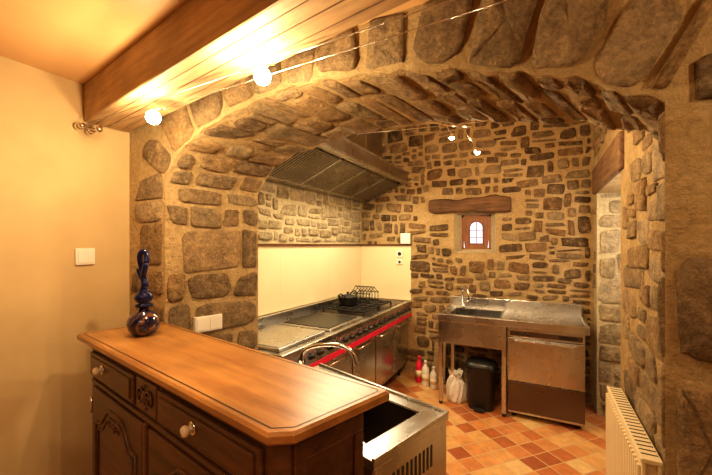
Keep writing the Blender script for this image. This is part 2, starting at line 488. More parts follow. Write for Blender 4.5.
mb = MB('window_reveal')
yo, yi = KYB+.125, KYB-.004
ix0, ix1, iz0, iz1 = -0.865, -0.525, 1.60, 2.02
O = [(NX0,yi,NZ0),(NX1,yi,NZ0),(NX1,yi,NZ1),(NX0,yi,NZ1)]; I = [(ix0,yo,iz0),(ix1,yo,iz0),(ix1,yo,iz1),(ix0,yo,iz1)]
mb.add(O+I, [[0,1,5,4],[1,2,6,5],[2,3,7,6],[3,0,4,7]], 'mortar_pale')
mb.done(loc=(-.695,KYB,1.8))

mb = MB('window_1')
cx, cz0, zs, r = -0.695, 1.665, 1.86, 0.080
inner = [(cx-r, cz0), (cx+r, cz0)] + [(cx+r*math.cos(math.pi*k/16), zs+0.075*math.sin(math.pi*k/16)) for k in range(17)]
def outer(p):
    d = Vector((p[0]-cx, p[1]-1.80)); hx, hz = 0.175, 0.215
    k = min(hx/max(1e-6,abs(d.x)), hz/max(1e-6,abs(d.y))); return (cx+d.x*k, 1.80+d.y*k)
out_ = [outer(p) for p in inner]
n = len(inner); ya, yb = KYB+.13, KYB+.19
vs = [(p[0],ya,p[1]) for p in out_]+[(p[0],ya-.0,p[1]) for p in inner]+[(p[0],yb,p[1]) for p in inner]
fs = []
for i in range(n):
    j = (i+1)%n; fs += [[i,j,n+j,n+i],[n+i,n+j,2*n+j,2*n+i]]
mb.add(vs, fs, 'winwood')
for (x0,x1,z0,z1) in ((cx-.175,cx-.145,1.585,2.015),(cx+.145,cx+.175,1.585,2.015),(cx-.175,cx+.175,1.585,1.615),(cx-.175,cx+.175,1.985,2.015)):
    mb.box(x0,x1,ya-.004,ya+.01,z0,z1,'winwood',0.003)
arc = [(p[0],ya-.002,p[1]) for p in inner]+[(inner[0][0],ya-.002,inner[0][1])]
mb.tube(arc, 0.007, 'winwood', 8)
mb.tube([(cx,ya+.03,cz0),(cx,ya+.03,zs+.08)], 0.004, 'winwood', 6)
for z in (1.74,1.83): mb.tube([(cx-r,ya+.03,z),(cx+r,ya+.03,z)], 0.004, 'winwood', 6)
mb.done(loc=(cx,KYB+.15,1.8))

mb = MB('window_lintel')
rnd = random.Random(3); vs = []; N = 18
prof = lambda x: (0.012*math.sin(x*9)+0.008*math.sin(x*23))
for i in range(N+1):
    x = -1.22 + 0.92*i/N; e = 0.015 if i in (0,N) else 0
    zt = 2.205 + prof(x) - e; zb = 2.045 - 0.5*prof(x+2) + e - 0.025*(i/N)
    for (y,z) in ((KYB-.07,zb+.015),(KYB-.085,(zb+zt)/2),(KYB-.07,zt-.015),(KYB-.05,zt),(KYB+.0,zt),(KYB+.0,zb),(KYB-.05,zb)):
        vs.append((x,y+rnd.uniform(-.004,.004) if y<KYB-.01 else y,z+rnd.uniform(-.004,.004)))
fs = []
for i in range(N):
    for k in range(7): fs.append([i*7+k,i*7+(k+1)%7,(i+1)*7+(k+1)%7,(i+1)*7+k])
fs += [list(range(7)), [N*7+k for k in range(7)]]
mb.add(vs, fs, 'lintel', False); mb.done(loc=(-.76,KYB,2.12))

# ---- kitchen right wall with doorway
DY0, DY1, DZ, DX = 2.95, 4.10, 2.15, 1.25
mb = MB('wall_kitchen_right')
mb.box(KXR, KXR+.35, Y2-.02, DY0, 0, KZ, 'mortar')
mb.box(KXR, KXR+.35, DY0, DY1, DZ, KZ, 'mortar')
mb.box(KXR, DX+.1, DY1, KYB+.02, 0, KZ, 'mortar_pale')
rmap = lambda u, v, h: Vector((KXR-h, u, v))
def rmask(u, v, a, b):
    if u+a > DY0-.0 and u-a < DY1 and v-b < DZ: return False
    if u+a > DY0-.12 and u-a < DY1+.1 and v+b > DZ-.05 and v-b < DZ+.27: return False
    return True
stones(mb, rmap, Y2+.02, KYB-.02, 0.03, KZ-.02, 0.16, 0.28, 0.020, 0.016, 51, 'stone_big', rmask)
dmap = lambda u, v, h: Vector((u, DY1-h, v))
stones(mb, dmap, KXR+.01, DX, 0.03, DZ, 0.18, 0.26, 0.020, 0.018, 52, 'stone_pale')
mb.done()
mb = MB('wall_passage')
mb.box(DX, DX+.1, DY0-.4, DY1, 0, DZ+.1, 'mortar_pale'); mb.box(KXR+.35, DX, DY0-.1, DY0, 0, DZ+.1, 'mortar_pale')
mb.box(KXR+.36, DX, DY0, DY1, DZ, DZ+.1, 'mortar_pale'); mb.done()
mb = MB('door_lintel')
mb.box(KXR-.03, KXR+.2, DY0-.12, DY1+.1, DZ+.001, DZ+.25, 'lintelY', 0.015); mb.done(loc=(KXR,3.5,DZ+.12))

# ---- beam
mb = MB('ceiling_beam')
Lb = 3.9
mb.box(0, Lb, 0, 0.215, -0.20, 0, 'beam', 0.008)
for (yy, w_) in ((0.10,.004),(0.045,.002),(0.165,.002)):
    mb.box(0.02, Lb-.02, yy, yy+w_, -0.2012, -0.199, 'lintel')
mb.done(loc=(XL+0.005, 0.965, CZ), rotz=math.radians(-8.9), world=False)

# ---- splash panels
mb = MB('wall_splashback_left')
mb.box(KXL+.001, KXL+.012, Y2+.03, KYB-.014, 1.025, 1.64, 'splash')
mb.box(KXL+.001, KXL+.03, Y2+.03, KYB-.014, 1.64, 1.662, 'cab')
for y in (2.6, 3.45): mb.box(KXL+.012, KXL+.013, y-.001, y+.001, 1.025, 1.64, 'cream')
mb.done(loc=(KXL,3,1.3))
mb = MB('wall_splashback_back')
mb.box(KXL+.012, -1.47, KYB-.012, KYB-.001, 0.94, 1.64, 'splash')
mb.box(KXL+.03, -1.47, KYB-.03, KYB-.001, 1.64, 1.662, 'cab')
mb.done(loc=(-1.8,KYB,1.3))

# ---- range
RX0, RX1, RY0, RY1, RZ = KXL+.014, -1.50, 1.78, KYB-.015, 0.93
mb = MB('professional_range_cooker')
mb.box(RX0, RX1+.0-.03, RY0, RY1, 0.12, 0.78, 'steel', 0.003)
mb.box(RX0, RX1+.02, RY0, RY1, RZ-.045, RZ, 'steel', 0.006)
mb.prism([(RX1-.03,0.885),(RX1+.012,0.885),(RX1+.03,0.79),(RX1-.03,0.79)], 'y', RY0, RY1, 'steel')
mb.box(RX1-.03, RX1+.036, RY0, RY1, 0.742, 0.789, 'red', 0.003)
mb.box(RX0, RX0+.05, RY0, RY1, RZ, RZ+.09, 'steel', 0.004)
nd = 5; L = (RY1-RY0)/nd
for i in range(nd):
    y0 = RY0+i*L+.012; y1 = RY0+(i+1)*L-.012
    mb.box(RX1-.03, RX1-.004, y0, y1, 0.17, 0.738, 'steelv', 0.005)
    mb.tube([(RX1-.01,y0+.05,0.70),(RX1+.03,y0+.05,0.70),(RX1+.03,y1-.05,0.70),(RX1-.01,y1-.05,0.70)], 0.009, 'chrome', 8)
    mb.box(RX1-.034, RX1-.03, y1+.004, y1+.02, 0.15, 0.74, 'black')
    for k in range(4):
        yk = y0 + (k+.5)*(y1-y0)/4
        mb.lathe([(0.026,0),(0.026,0.006),(0.019,0.010),(0.017,0.032),(0.001,0.034)], (RX1+.021,yk,0.84), 'black', 16, (1,0,0.17))
        mb.lathe([(0.005,0),(0.005,0.008),(0.0005,0.009)], (RX1+.018,yk+.045,0.865), 'red', 8, (1,0,0.17))
for y in (RY0+.1, RY0+.9, RY0+1.7, RY1-.1):
    for x in (RX0+.08, RX1-.1): mb.lathe([(0.022,0),(0.025,0.12)], (x,y,0.0), 'black', 12)
mb.box(RX0+.05, RX1-.09, RY0, RY1, 0.04, 0.12, 'black')
mb.box(RX0+.09, RX1-.05, RY0+.05, RY0+.62, RZ, RZ+.022, 'steel', 0.006)
mb.box(RX0+.11, RX1-.07, RY0+.07, RY0+.60, RZ+.022, RZ+.026, 'steelv', 0.002)
mb.box(RX0+.08, RX1-.04, RY0+.68, RY0+1.28, RZ, RZ+.016, 'steel', 0.004)
mb.box(RX0+.12, RX1-.08, RY0+.72, RY0+1.24, RZ+.016, RZ+.020, 'black', 0.004)
mb.box(RX0+.08, RX1-.04, RY0+1.34, RY1-.05, RZ, RZ+.006, 'steeldk', 0.003)
def grate(x0,x1,y0,y1,z):
    for k in range(6):
        x = x0+(x1-x0)*k/5; mb.box(x-.006,x+.006,y0,y1,z,z+.014,'iron',0.002)
    for k in range(4):
        y = y0+(y1-y0)*k/3; mb.box(x0,x1,y-.006,y+.006,z-.004,z+.012,'iron',0.002)
    for a in (x0+.0,x1-.0):
        for b in (y0,y1): mb.box(a-.008,a+.008,b-.008,b+.008,z-.035,z,'iron')
    for a in (.25,.75):
        cx_ = x0+(x1-x0)*a; cy_ = (y0+y1)/2
        mb.lathe([(0.05,0),(0.055,0.012),(0.035,0.014),(0.033,0.022),(0.001,0.024)], (cx_,cy_,z-.034), 'iron', 20)
grate(RX0+.12, RX1-.08, RY0+1.38, RY0+1.72, RZ+.04)
grate(RX0+.12, RX1-.08, RY0+1.76, RY0+2.10, RZ+.04)
mb.done(loc=((RX0+RX1)/2,(RY0+RY1)/2,0))

# pot with loop handles, and wire rack
mb = MB('cooking_pot')
pz = RZ+.0555
px, py = -1.90, 3.40
mb.lathe([(0.001,0),(0.085,0),(0.10,.012),(.105,.085),(.11,.088),(.102,.086),(.096,.015),(.001,.008)], (px,py,pz), 'iron', 30)
mb.lathe([(.108,.088),(.10,.095),(.05,.112),(.012,.118),(.010,.128),(.018,.134),(.016,.142),(.001,.145)],(px,py,pz),'iron',30)
for sg in (-1,1):
    mb.tube([(px-.035,py+sg*.102,pz+.07),(px-.035,py+sg*.145,pz+.12),(px,py+sg*.16,pz+.14),(px+.035,py+sg*.145,pz+.12),(px+.035,py+sg*.102,pz+.07)],.008,'iron',8)
mb.done(loc=(px,py,pz))
mb = MB('wire_rack')
px, py = -1.86, 3.74
for k in range(7):
    a=-.12+.04*k
    mb.tube([(px+a,py-.12,pz),(px+a,py-.12,pz+.10),(px+a,py,pz+.17),(px+a,py+.12,pz+.10),(px+a,py+.12,pz)],.004,'iron',6)
for (yy,zz) in ((-.12,.005),(-.12,.10),(0,.17),(.12,.10),(.12,.005)):
    mb.tube([(px-.13,py+yy,pz+zz),(px+.13,py+yy,pz+zz)],.005,'iron',6)
mb.done(loc=(px,py,pz))

# ---- extractor hood
mb = MB('extractor_hood')
HY0, HY1 = 2.15, KYB-.034
prof = [(-2.165,2.23),(-2.06,2.23),(-1.56,2.44),(-1.50,2.44),(-1.50,2.56),(-1.56,2.58),(-2.0,2.90),(-2.165,2.90)]
mb.prism(prof, 'y', HY0, HY1, 'hood')
ang = math.atan2(0.21, 0.50)
nfl = 4; Lf = (HY1-HY0-.1)/nfl
for i in range(nfl):
    y0 = HY0+.05+i*Lf+.01; y1 = y0+Lf-.02
    T = Matrix.Translation((-1.81, 0, 2.335)) @ Matrix.Rotation(-ang, 4, 'Y')
    mb.box(-.24, .24, y0, y1, -.012, -.002, 'steeldk', 0.002, T)
    for k in range(14):
        yy = y0+.02+(y1-y0-.04)*k/13
        mb.box(-.22, .22, yy-.005, yy+.005, -.016, -.012, 'hood', 0.0, T)
    mb.box(-.24,.24,y1+.002,y1+.018,-.018,-.002,'steel',0.002,T)
mb.box(-1.53,-1.488,HY0,HY1,2.42,2.445,'steel',0.004)
mb.box(-1.53,-1.488,HY0,HY1,2.555,2.575,'steel',0.004)
mb.box(-2.1,-1.72,3.5,3.95,2.7,KZ-.002,'hood',0.004)
mb.done(loc=(-1.85,3.2,2.5))

# ---- sink table
SX0, SX1, SY0, SY1 = -0.95, 0.37, 3.62, KYB-.05
mb = MB('stainless_sink_table')
ty0, ty1 = 0.895, 0.93
BX0,BX1,BY0,BY1 = -.86,-.36,3.70,4.10
mb.box(SX0,BX0,SY0,SY1,ty0,ty1,'steel',0.004); mb.box(BX1,SX1,SY0,SY1,ty0,ty1-.012,'steel',0.004)
mb.box(BX0,BX1,SY0,BY0,ty0,ty1,'steel',0.004); mb.box(BX0,BX1,BY1,SY1,ty0,ty1,'steel',0.004)
mb.box(SX0,SX1,SY0-.004,SY0+.02,ty0-.03,ty1+.008,'steel',0.005)
mb.box(SX0-.004,SX0+.018,SY0,SY1,ty0-.03,ty1+.008,'steel',0.005)
mb.box(SX1-.018,SX1+.004,SY0,SY1,ty0-.03,ty1+.008,'steel',0.005)
mb.box(SX0,SX1,SY1-.015,SY1+.008,ty0,1.04,'steel',0.004)
for k in range(9):
    x = -.26+k*.06; mb.box(x-.006,x+.006,SY0+.08,SY1-.08,ty1-.013,ty1-.006,'steel',0.002)
bw=.006
mb.box(BX0,BX1,BY0,BY1,.68,.686,'steeldk'); mb.box(BX0,BX0+bw,BY0,BY1,.68,ty1,'steel'); mb.box(BX1-bw,BX1,BY0,BY1,.68,ty1,'steel')
mb.box(BX0,BX1,BY0,BY0+bw,.68,ty1,'steel'); mb.box(BX0,BX1,BY1-bw,BY1,.68,ty1,'steel')
mb.box(SX0+.02,BX1+.04,SY0+.006,SY0+.02,.64,ty0,'steelv',0.003)
mb.box(SX0+.01,SX0+.02,SY0+.02,SY1,.64,ty0,'steelv')
for (x,y) in ((SX0+.025,SY0+.025),(SX0+.025,SY1-.03),(-.315,SY0+.025),(-.315,SY1-.03),(SX1-.02,SY1-.03)):
    mb.box(x-.02,x+.02,y-.02,y+.02,0.03,ty0,'steelv',0.003); mb.lathe([(0.018,0),(0.02,0.03)],(x,y,0),'black',12)
mb.done(loc=((SX0+SX1)/2,3.95,0))
mb = MB('kitchen_faucet')
fx, fy = -.80, 4.17
fz = ty1+.001
mb.lathe([(0.03,0),(0.03,0.012),(0.02,0.03),(0.017,0.09),(0.001,0.095)],(fx,fy,fz),'chrome',18)
path=[(fx,fy,fz+.08)]+[(fx+.0+.05*(1-math.cos(a)), fy-.10*(1-math.cos(a)), fz+.16+.09*math.sin(a)) for a in [math.pi*k/12 for k in range(13)]]+[(fx+.10,fy-.2,fz+.12)]
mb.tube(path,0.011,'chrome',10)
mb.tube([(fx+.02,fy,fz+.05),(fx+.08,fy-.02,fz+.085)],0.007,'chrome',8)
mb.done(loc=(fx,fy,fz))

# ---- dishwasher
mb = MB('undercounter_dishwasher')
dx0,dx1,dy0,dy1 = -.285,.345,3.65,4.2
mb.box(dx0,dx1,dy0+.03,dy1,.04,.86,'steelv',0.004)
mb.box(dx0+.002,dx1-.002,dy0,dy0+.03,.775,.858,'steel',0.004)
mb.box(dx0+.02,dx1-.02,dy0-.004,dy0,.79,.835,'steeldk',0.002)
mb.box(dx0+.002,dx1-.002,dy0-.002,dy0+.03,.36,.768,'steelv',0.005)
mb.box(dx0+.06,dx1-.06,dy0-.028,dy0-.002,.735,.752,'steel',0.005)
mb.box(dx0+.002,dx1-.002,dy0+.004,dy0+.03,.07,.352,'steeldk',0.004)  # lower front darker: a reflection put into the steel colour
for k in range(3): mb.lathe([(0.012,0),(0.011,0.01),(0.001,0.011)],(dx0+.08+.05*k,dy0-.003,.813),'black',12,(0,-1,0))
mb.box(dx1-.2,dx1-.06,dy0-.006,dy0-.003,.80,.828,'black')
for (x,y) in ((dx0+.05,dy0+.08),(dx1-.05,dy0+.08),(dx0+.05,dy1-.05),(dx1-.05,dy1-.05)): mb.lathe([(0.02,0),(0.02,0.045)],(x,y,0),'black',12)
mb.done(loc=(0.03,3.9,0))

# ---- pedal bin
mb = MB('pedal_bin')
bx, by = -.54, 3.76
def rr(rx, ry, z, n=28, p=3.2):
    o=[]
    for k in range(n):
        t=2*math.pi*k/n; c,s_=math.cos(t),math.sin(t)
        o.append((bx+rx*math.copysign(abs(c)**(2/p),c), by+ry*math.copysign(abs(s_)**(2/p),s_), z))
    return o
rings=[rr(.12,.11,0.0),rr(.125,.115,.02),rr(.148,.135,.40),rr(.158,.142,.405),rr(.158,.142,.43),rr(.14,.128,.465),rr(.09,.08,.485),rr(.02,.02,.488)]
vs=[p for r_ in rings for p in r_]; fs=[]
for i in range(len(rings)-1):
    for k in range(28): fs.append([i*28+k,i*28+(k+1)%28,(i+1)*28+(k+1)%28,(i+1)*28+k])
fs.append(list(range(28))); fs.append([(len(rings)-1)*28+k for k in range(28)])
mb.add(vs,fs,'black',True)
mb.box(bx-.05,bx+.05,by-.165,by-.11,.012,.03,'iron',0.004)
mb.tube([(bx-.1,by-.13,.37),(bx-.1,by-.155,.44),(bx+.1,by-.155,.44),(bx+.1,by-.13,.37)],.006,'iron',8)
mb.done(loc=(bx,by,0))

def bottle(name, x, y, h, r, mat, capm, lab):
    m_ = MB(name)
    m_.lathe([(r*.9,0),(r,.01),(r,h*.62),(r*.85,h*.72),(r*.35,h*.84),(r*.33,h*.9)],(x,y,0),mat,22)
    m_.lathe([(r*.42,0),(r*.42,h*.1),(r*.3,h*.105)],(x,y,h*.895),capm,16)
    m_.lathe([(r*1.01,0),(r*1.01,h*.25)],(x,y,h*.22),lab,22)
    m_.done(loc=(x,y,0))
bottle('detergent_bottle', -1.30, 4.10, .31, .045, 'red','red','cream')
bottle('detergent_bottle', -1.20, 4.02, .29, .044, 'white','white','cream')
bottle('detergent_bottle', -1.09, 3.98, .25, .042, 'white','white','cream')
mb = MB('wooden_board')
T=Matrix.Translation((-1.08,4.21,.235)) @ Matrix.Rotation(math.radians(-6),4,'X')
mb.box(-.07,.07,-.01,.01,-.23,.23,'beam',0.004,T); mb.done(loc=(-1.08,4.2,0))
# slumped white carrier bag
mb = MB('plastic_bag')
rb = random.Random(4); bagc=(-.80,3.78); nn_=32; rings=[]
for (rr_,z) in ((.085,0),(.100,.02),(.104,.08),(.098,.15),(.086,.20),(.066,.235),(.05,.255),(.062,.28),(.075,.305)):
    ring=[]
    for k in range(nn_):
        a=2*math.pi*k/nn_; w=1+.07*math.sin(3*a+z*13)+.07*math.sin(7*a+z*20)+.05*math.sin(11*a-z*31)+rb.uniform(-.05,.05)
        ring.append((bagc[0]+rr_*w*math.cos(a),bagc[1]+rr_*.8*w*math.sin(a),z+(rb.uniform(-.010,.014)+(.02*math.sin(2*a) if z>.2 else 0) if z>0 else 0)))
    rings.append(ring)
vs=[p for r_ in rings for p in r_]; fs=[list(range(nn_))]
for i in range(len(rings)-1):
    for k in range(nn_): fs.append([i*nn_+k,i*nn_+(k+1)%nn_,(i+1)*nn_+(k+1)%nn_,(i+1)*nn_+k])
mb.add(vs,fs,'bag',False); mb.done(loc=(bagc[0],bagc[1],0))

# sockets / switches
mb = MB('light_switch'); mb.box(XL,XL+.012,.925,1.015,1.545,1.632,'white',0.003); mb.box(XL+.012,XL+.016,.935,1.005,1.555,1.622,'white',0.002); mb.done(loc=(XL,.97,1.59))
def plate(name,x,z,w,h):
    m_=MB(name); m_.box(x-w/2,x+w/2,KYB-.03,KYB-.0125,z-h/2,z+h/2,'white',0.003)
    m_.lathe([(h*.3,0),(h*.3,.002),(h*.25,.002),(h*.25,-.006),(.001,-.006)],(x,KYB-.031,z),'black',16,(0,-1,0)); m_.box(x-.006,x-.003,KYB-.034,KYB-.03,z-.004,z+.004,'black'); m_.done(loc=(x,KYB-.02,z))
plate('wall_socket',-1.62,1.535,.085,.085); plate('wall_socket',-1.62,1.43,.085,.06)
mb = MB('junction_box'); mb.box(-1.60,-1.47,KYB-.05,KYB-.022,1.665,1.80,'white',0.006); mb.box(-1.585,-1.485,KYB-.054,KYB-.05,1.68,1.785,'white',0.003); mb.done(loc=(-1.54,KYB-.03,1.73))
mb = MB('jamb_socket')
k=.40; q=Vector((-1.81+.15*k,Y1+.55*k,1.19)); dd=Vector((.15,.55,0)).normalized(); nn=Vector((.965,-.263,0))
T=Matrix(((dd.x,nn.x,0,q.x),(dd.y,nn.y,0,q.y),(0,0,1,q.z),(0,0,0,1)))
mb.box(-.08,.08,.0,.034,-.045,.045,'white',0.004,T); mb.box(-.07,-.005,.034,.037,-.035,.035,'white',0.002,T); mb.box(.005,.07,.034,.037,-.035,.035,'white',0.002,T)
mb.done(loc=q)

# ---- radiator
mb = MB('panel_radiator')
ra0, ra1 = 1.86, 2.72
mb.box(.375,.39,ra0,ra1,.13,.74,'cream',0.005); mb.box(.43,.442,ra0,ra1,.13,.74,'cream',0.005)
mb.box(.37,.445,ra0-.002,ra1+.002,.735,.755,'cream',0.004)
n=22
for i in range(n):
    y=ra0+.03+(ra1-ra0-.06)*i/(n-1)
    mb.box(.362,.376,y-.010,y+.010,.16,.715,'cream',0.005)
    mb.box(.39,.43,y-.002,y+.002,.15,.73,'cream')
    mb.box(.38,.438,y+.012,y+.018,.755,.757,'black')
for y in (ra0+.1,ra1-.1):
    mb.tube([(.41,y,0),(.41,y,.14)],.01,'chrome',8)
mb.done(loc=(.41,2.3,0))

# ---- buffet
C = Vector((-1.112,.870,0)); RB = math.radians(-10.2)
mb = MB('walnut_buffet')
hx, hy, TZ = .718, .182, 1.24
def octo(hx, hy, c, z): return [(-hx+c*.3,-hy,z),(hx-c,-hy,z),(hx,-hy+c,z),(hx,hy-.01,z),(hx-.01,hy,z),(-hx+.01,hy,z),(-hx,hy-.01,z),(-hx,-hy+c*.3,z)]
def loft(layers, mat):
    n=8; vs=[p for l in layers for p in l]; fs=[list(range(n)),[ (len(layers)-1)*n+k for k in range(n)]]
    for i in range(len(layers)-1):
        for k in range(n): fs.append([i*n+k,i*n+(k+1)%n,(i+1)*n+(k+1)%n,(i+1)*n+k])
    mb.add(vs,fs,mat)
loft([octo(hx-.004,hy-.004,.042,TZ-.028),octo(hx,hy,.042,TZ-.022),octo(hx,hy,.042,TZ-.007),octo(hx-.007,hy-.007,.040,TZ)],'top')
il = octo(hx-.022,hy-.022,.037,TZ+.0006)
for a,b in zip(il, il[1:]+il[:1]):
    a=Vector(a); b=Vector(b); d=(b-a).normalized(); nrm=Vector((-d.y,d.x,0))*.0022
    mb.add([a-nrm,b-nrm,b+nrm,a+nrm],[[0,1,2,3]],'cabdark')
loft([octo(hx-.05,hy-.045,.04,TZ-.055),octo(hx-.03,hy-.025,.04,TZ-.04),octo(hx-.018,hy-.014,.042,TZ-.028)],'cab')
bxh, byh = .655, .142
loft([octo(bxh,byh,.036,.10),octo(bxh,byh,.036,TZ-.05)],'cab')
loft([octo(bxh+.02,byh+.02,.038,.05),octo(bxh+.02,byh+.02,.038,.12),octo(bxh,byh,.036,.14)],'cab')
for sx in (-1,1):
    for sy in (-1,1): mb.lathe([(.03,0),(.045,.02),(.04,.05)],(sx*.58,sy*.1,0),'cab',16)
yf = -byh
mb.box(-.62,.60,yf-.012,yf+.005,1.035,1.052,'cab',0.005)
mb.box(-.62,.60,yf-.012,yf+.005,.14,.17,'cab',0.005)
for (x0,x1) in ((-.625,-.18),(.02,.605)):
    mb.box(x0,x1,yf-.014,yf+.002,1.065,1.172,'cab',0.006)
    mb.box(x0+.02,x1-.02,yf-.020,yf-.010,1.08,1.158,'cab',0.006)
for kx in (-.465,.268):
    mb.lathe([(.010,0),(.008,.010),(.014,.016),(.017,.023),(.013,.032),(.001,.035)],(kx,yf-.018,1.128),'porcelain',20,(0,-1,0))
    mb.lathe([(.020,0),(.020,.003),(.016,.005)],(kx,yf-.020,1.128),'chrome',20,(0,-1,0))
mb.box(-.165,.005,yf-.010,yf+.002,1.062,1.176,'cab',0.006)
def spiral(cx_, cz_, r0, turns, sgn, y, rad=.004, mat='cab'):
    pts=[]
    for i in range(30):
        t=i/29; a=sgn*turns*2*math.pi*t; r_=r0*(1-t*.85)
        pts.append((cx_+r_*math.cos(a),y,cz_+r_*math.sin(a)))
    mb.tube(pts,rad,mat,6)
spiral(-.115,1.118,.032,1.6,1,yf-.014); spiral(-.045,1.118,-.032,1.6,-1,yf-.014)
mb.sphere((-.08,yf-.014,1.118),.014,'cab',(1,.6,1.3))
for k in range(5): mb.sphere((-.08,yf-.012,1.078+k*.02),.007,'cab',(1.4,.7,.8))
def door(x0,x1):
    z0,z1=.18,1.02
    mb.box(x0,x1,yf-.012,yf+.002,z0,z1,'cab',0.005)
    a,b=x0+.055,x1-.055; w=b-a; zt=z1-.05
    top=[]
    for i in range(41):
        t=i/40; x=a+w*t; m=abs(t-.5)*2
        z=zt-.085*(0.5-0.5*math.cos(math.pi*min(1,max(0,(m-.25)/.6))))
        top.append((x,z))
    out=[(a,z0+.06)]+top+[(b,z0+.06)]
    P=[(p[0],yf-.013,p[1]) for p in out]; P.append(P[0])
    mb.tube(P,.0075,'cab',8)
    cxm=(a+b)/2; czm=.6
    inn=[(cxm+(p[0]-cxm)*.86, czm+(p[1]-czm)*.93) for p in out]
    P2=[(p[0],yf-.016,p[1]) for p in inn]; P2.append(P2[0]); mb.tube(P2,.005,'cab',8)
    n=len(inn)
    mb.add([(p[0],yf-.015,p[1]) for p in inn]+[(p[0],yf-.0121,p[1]) for p in out],[list(range(n))]+[[i,(i+1)%n,n+(i+1)%n,n+i] for i in range(n)],'cab')
    spiral(cxm-.035,zt-.045,.022,1.3,1,yf-.018,.0035); spiral(cxm+.035,zt-.045,-.022,1.3,-1,yf-.018,.0035)
    mb.sphere((cxm,yf-.018,zt-.05),.012,'cab',(.8,.5,1.5))
door(-.605,-.105); door(-.055,.575)
mb.box(-.095,-.065,yf-.016,yf+.002,.18,1.03,'cab',0.006)
for z in (.3,.9): mb.lathe([(.006,0),(.006,.07)],(-.615,yf-.012,z),'chrome',10)
mb.box(-.12,-.105,yf-.016,yf-.010,.60,.70,'chrome',0.003)
for sx in (1,-1):
    x=sx*bxh
    for (ya_,yb_,za_,zb_) in ((-.10,.130,.16,.20),(-.10,.130,1.13,1.18),(-.10,-.07,.2,1.13),(.10,.130,.2,1.13)):
        mb.box(min(x,x+sx*.010),max(x,x+sx*.010),ya_,yb_,za_,zb_,'cab',0.004)
for i,v in enumerate(mb.v):
    if v.x > .3:
        v.x -= .050*((hy - v.y)/(2*hy))*(v.x-.3)/.4
    elif v.x < -.3:
        v.x -= .055*(-v.x-.3)/.4*(1-.75*(v.y+hy)/(2*hy))
mb.done(loc=C, rotz=RB, world=False)

# ---- blue glass decanter
def glass_mat():
    m, nt, b = new_mat('blue_swirl_glass')
    v=coords(nt,(1,1,1)); w=nt.nodes.new('ShaderNodeTexWave'); w.inputs['Scale'].default_value=9; w.inputs['Distortion'].default_value=12; w.inputs['Detail'].default_value=3
    nt.links.new(v,w.inputs['Vector'])
    r=ramp(nt,[(0.0,(0.005,0.006,0.03)),(0.7,(0.010,0.013,0.06)),(0.88,(0.08,0.03,0.02)),(1.0,(0.16,0.07,0.03))])
    nt.links.new(w.outputs['Fac'],r.inputs['Fac']); nt.links.new(r.outputs['Color'],b.inputs['Base Color'])
    b.inputs['Roughness'].default_value=.1; b.inputs['Coat Weight'].default_value=.5
    return m
M['swirl']=glass_mat()
M['blue']=plain('cobalt_glass',(0.006,0.009,0.06),0.08,0,10,0.2)
mb = MB('blue_glass_decanter')
vx,vy,vz=-1.60,.958,TZ+.001
mb.lathe([(.001,0),(.036,0),(.045,.006),(.062,.03),(.068,.055),(.062,.08),(.042,.102),(.024,.114),(.018,.125)],(vx,vy,vz),'swirl',32)
mb.lathe([(.018,.125),(.036,.130),(.038,.138),(.022,.146),(.032,.155),(.040,.170),(.034,.185),(.020,.195),(.024,.205),(.001,.212)],(vx,vy,vz),'blue',28)
pts=[]; rs=[]
for i in range(34):
    t=i/33
    x=vx-.012+.020*math.sin(t*math.pi*1.6); z=vz+.20+.10*t
    pts.append((x,vy,z)); rs.append(.017*(1-.2*t))
mb.tube(pts,rs,'blue',12)
lp=[]
for i in range(30):
    a=2*math.pi*i/29
    lp.append((vx-.004+.022*math.cos(a),vy+.006*math.sin(a*2),vz+.325+.055*math.sin(a)))
mb.tube(lp,.012,'blue',10)
mb.done(loc=(vx,vy,vz))

# ---- steel wash unit behind buffet
UC=Vector((-.866,1.464,0)); RU=math.radians(-17)
mb = MB('stainless_prep_sink')
ux,uy,uz=.45,.25,.90
mb.box(-ux+.01,ux-.012,-uy+.01,uy-.01,.10,.66,'steelv',0.003)
mb.box(ux-.016,ux-.006,-uy+.01,uy-.01,.10,uz-.03,'steelv',0.003)
mb.box(-ux+.006,-ux+.016,-uy+.01,uy-.01,.10,uz-.03,'steelv',0.003)
mb.box(-ux+.01,ux-.01,-uy+.006,-uy+.016,.10,uz-.03,'steelv',0.003)
mb.box(-ux+.01,ux-.01,uy-.016,uy-.006,.10,uz-.03,'steelv',0.003)
b0,b1,c0,c1=-.12,.35,-.18,.17
mb.box(-ux,b0,-uy,uy,uz-.03,uz,'steel',0.004); mb.box(b1,ux,-uy,uy,uz-.03,uz,'steel',0.004)
mb.box(b0,b1,-uy,c0,uz-.03,uz,'steel',0.004); mb.box(b0,b1,c1,uy,uz-.03,uz,'steel',0.004)
mb.box(-ux,ux,uy-.012,uy+.002,uz,uz+.012,'steel',0.003); mb.box(ux-.012,ux+.002,-uy,uy,uz,uz+.012,'steel',0.003)
mb.box(b0,b1,c0,c1,.665,.672,'steeldk'); mb.box(b0,b0+.006,c0,c1,.67,uz-.005,'steeldk'); mb.box(b1-.006,b1,c0,c1,.67,uz-.005,'steeldk')
mb.box(b0,b1,c0,c0+.006,.67,uz-.005,'steeldk'); mb.box(b0,b1,c1-.006,c1,.67,uz-.005,'steeldk')
mb.lathe([(.03,0),(.03,.003),(.02,.004),(.001,.002)],(.14,0,.672),'chrome',20)
for r_ in range(2):
    for k in range(12):
        y=-.19+k*.028; z0=.72-r_*.13; mb.box(ux-.008,ux-.0045,y-.006,y+.006,z0,z0+.09,'black',0.0)
for (x,y) in ((-.4,-.2),(-.4,.2),(.4,-.2),(.4,.2)): mb.lathe([(.02,0),(.022,.10)],(x,y,0),'black',12)
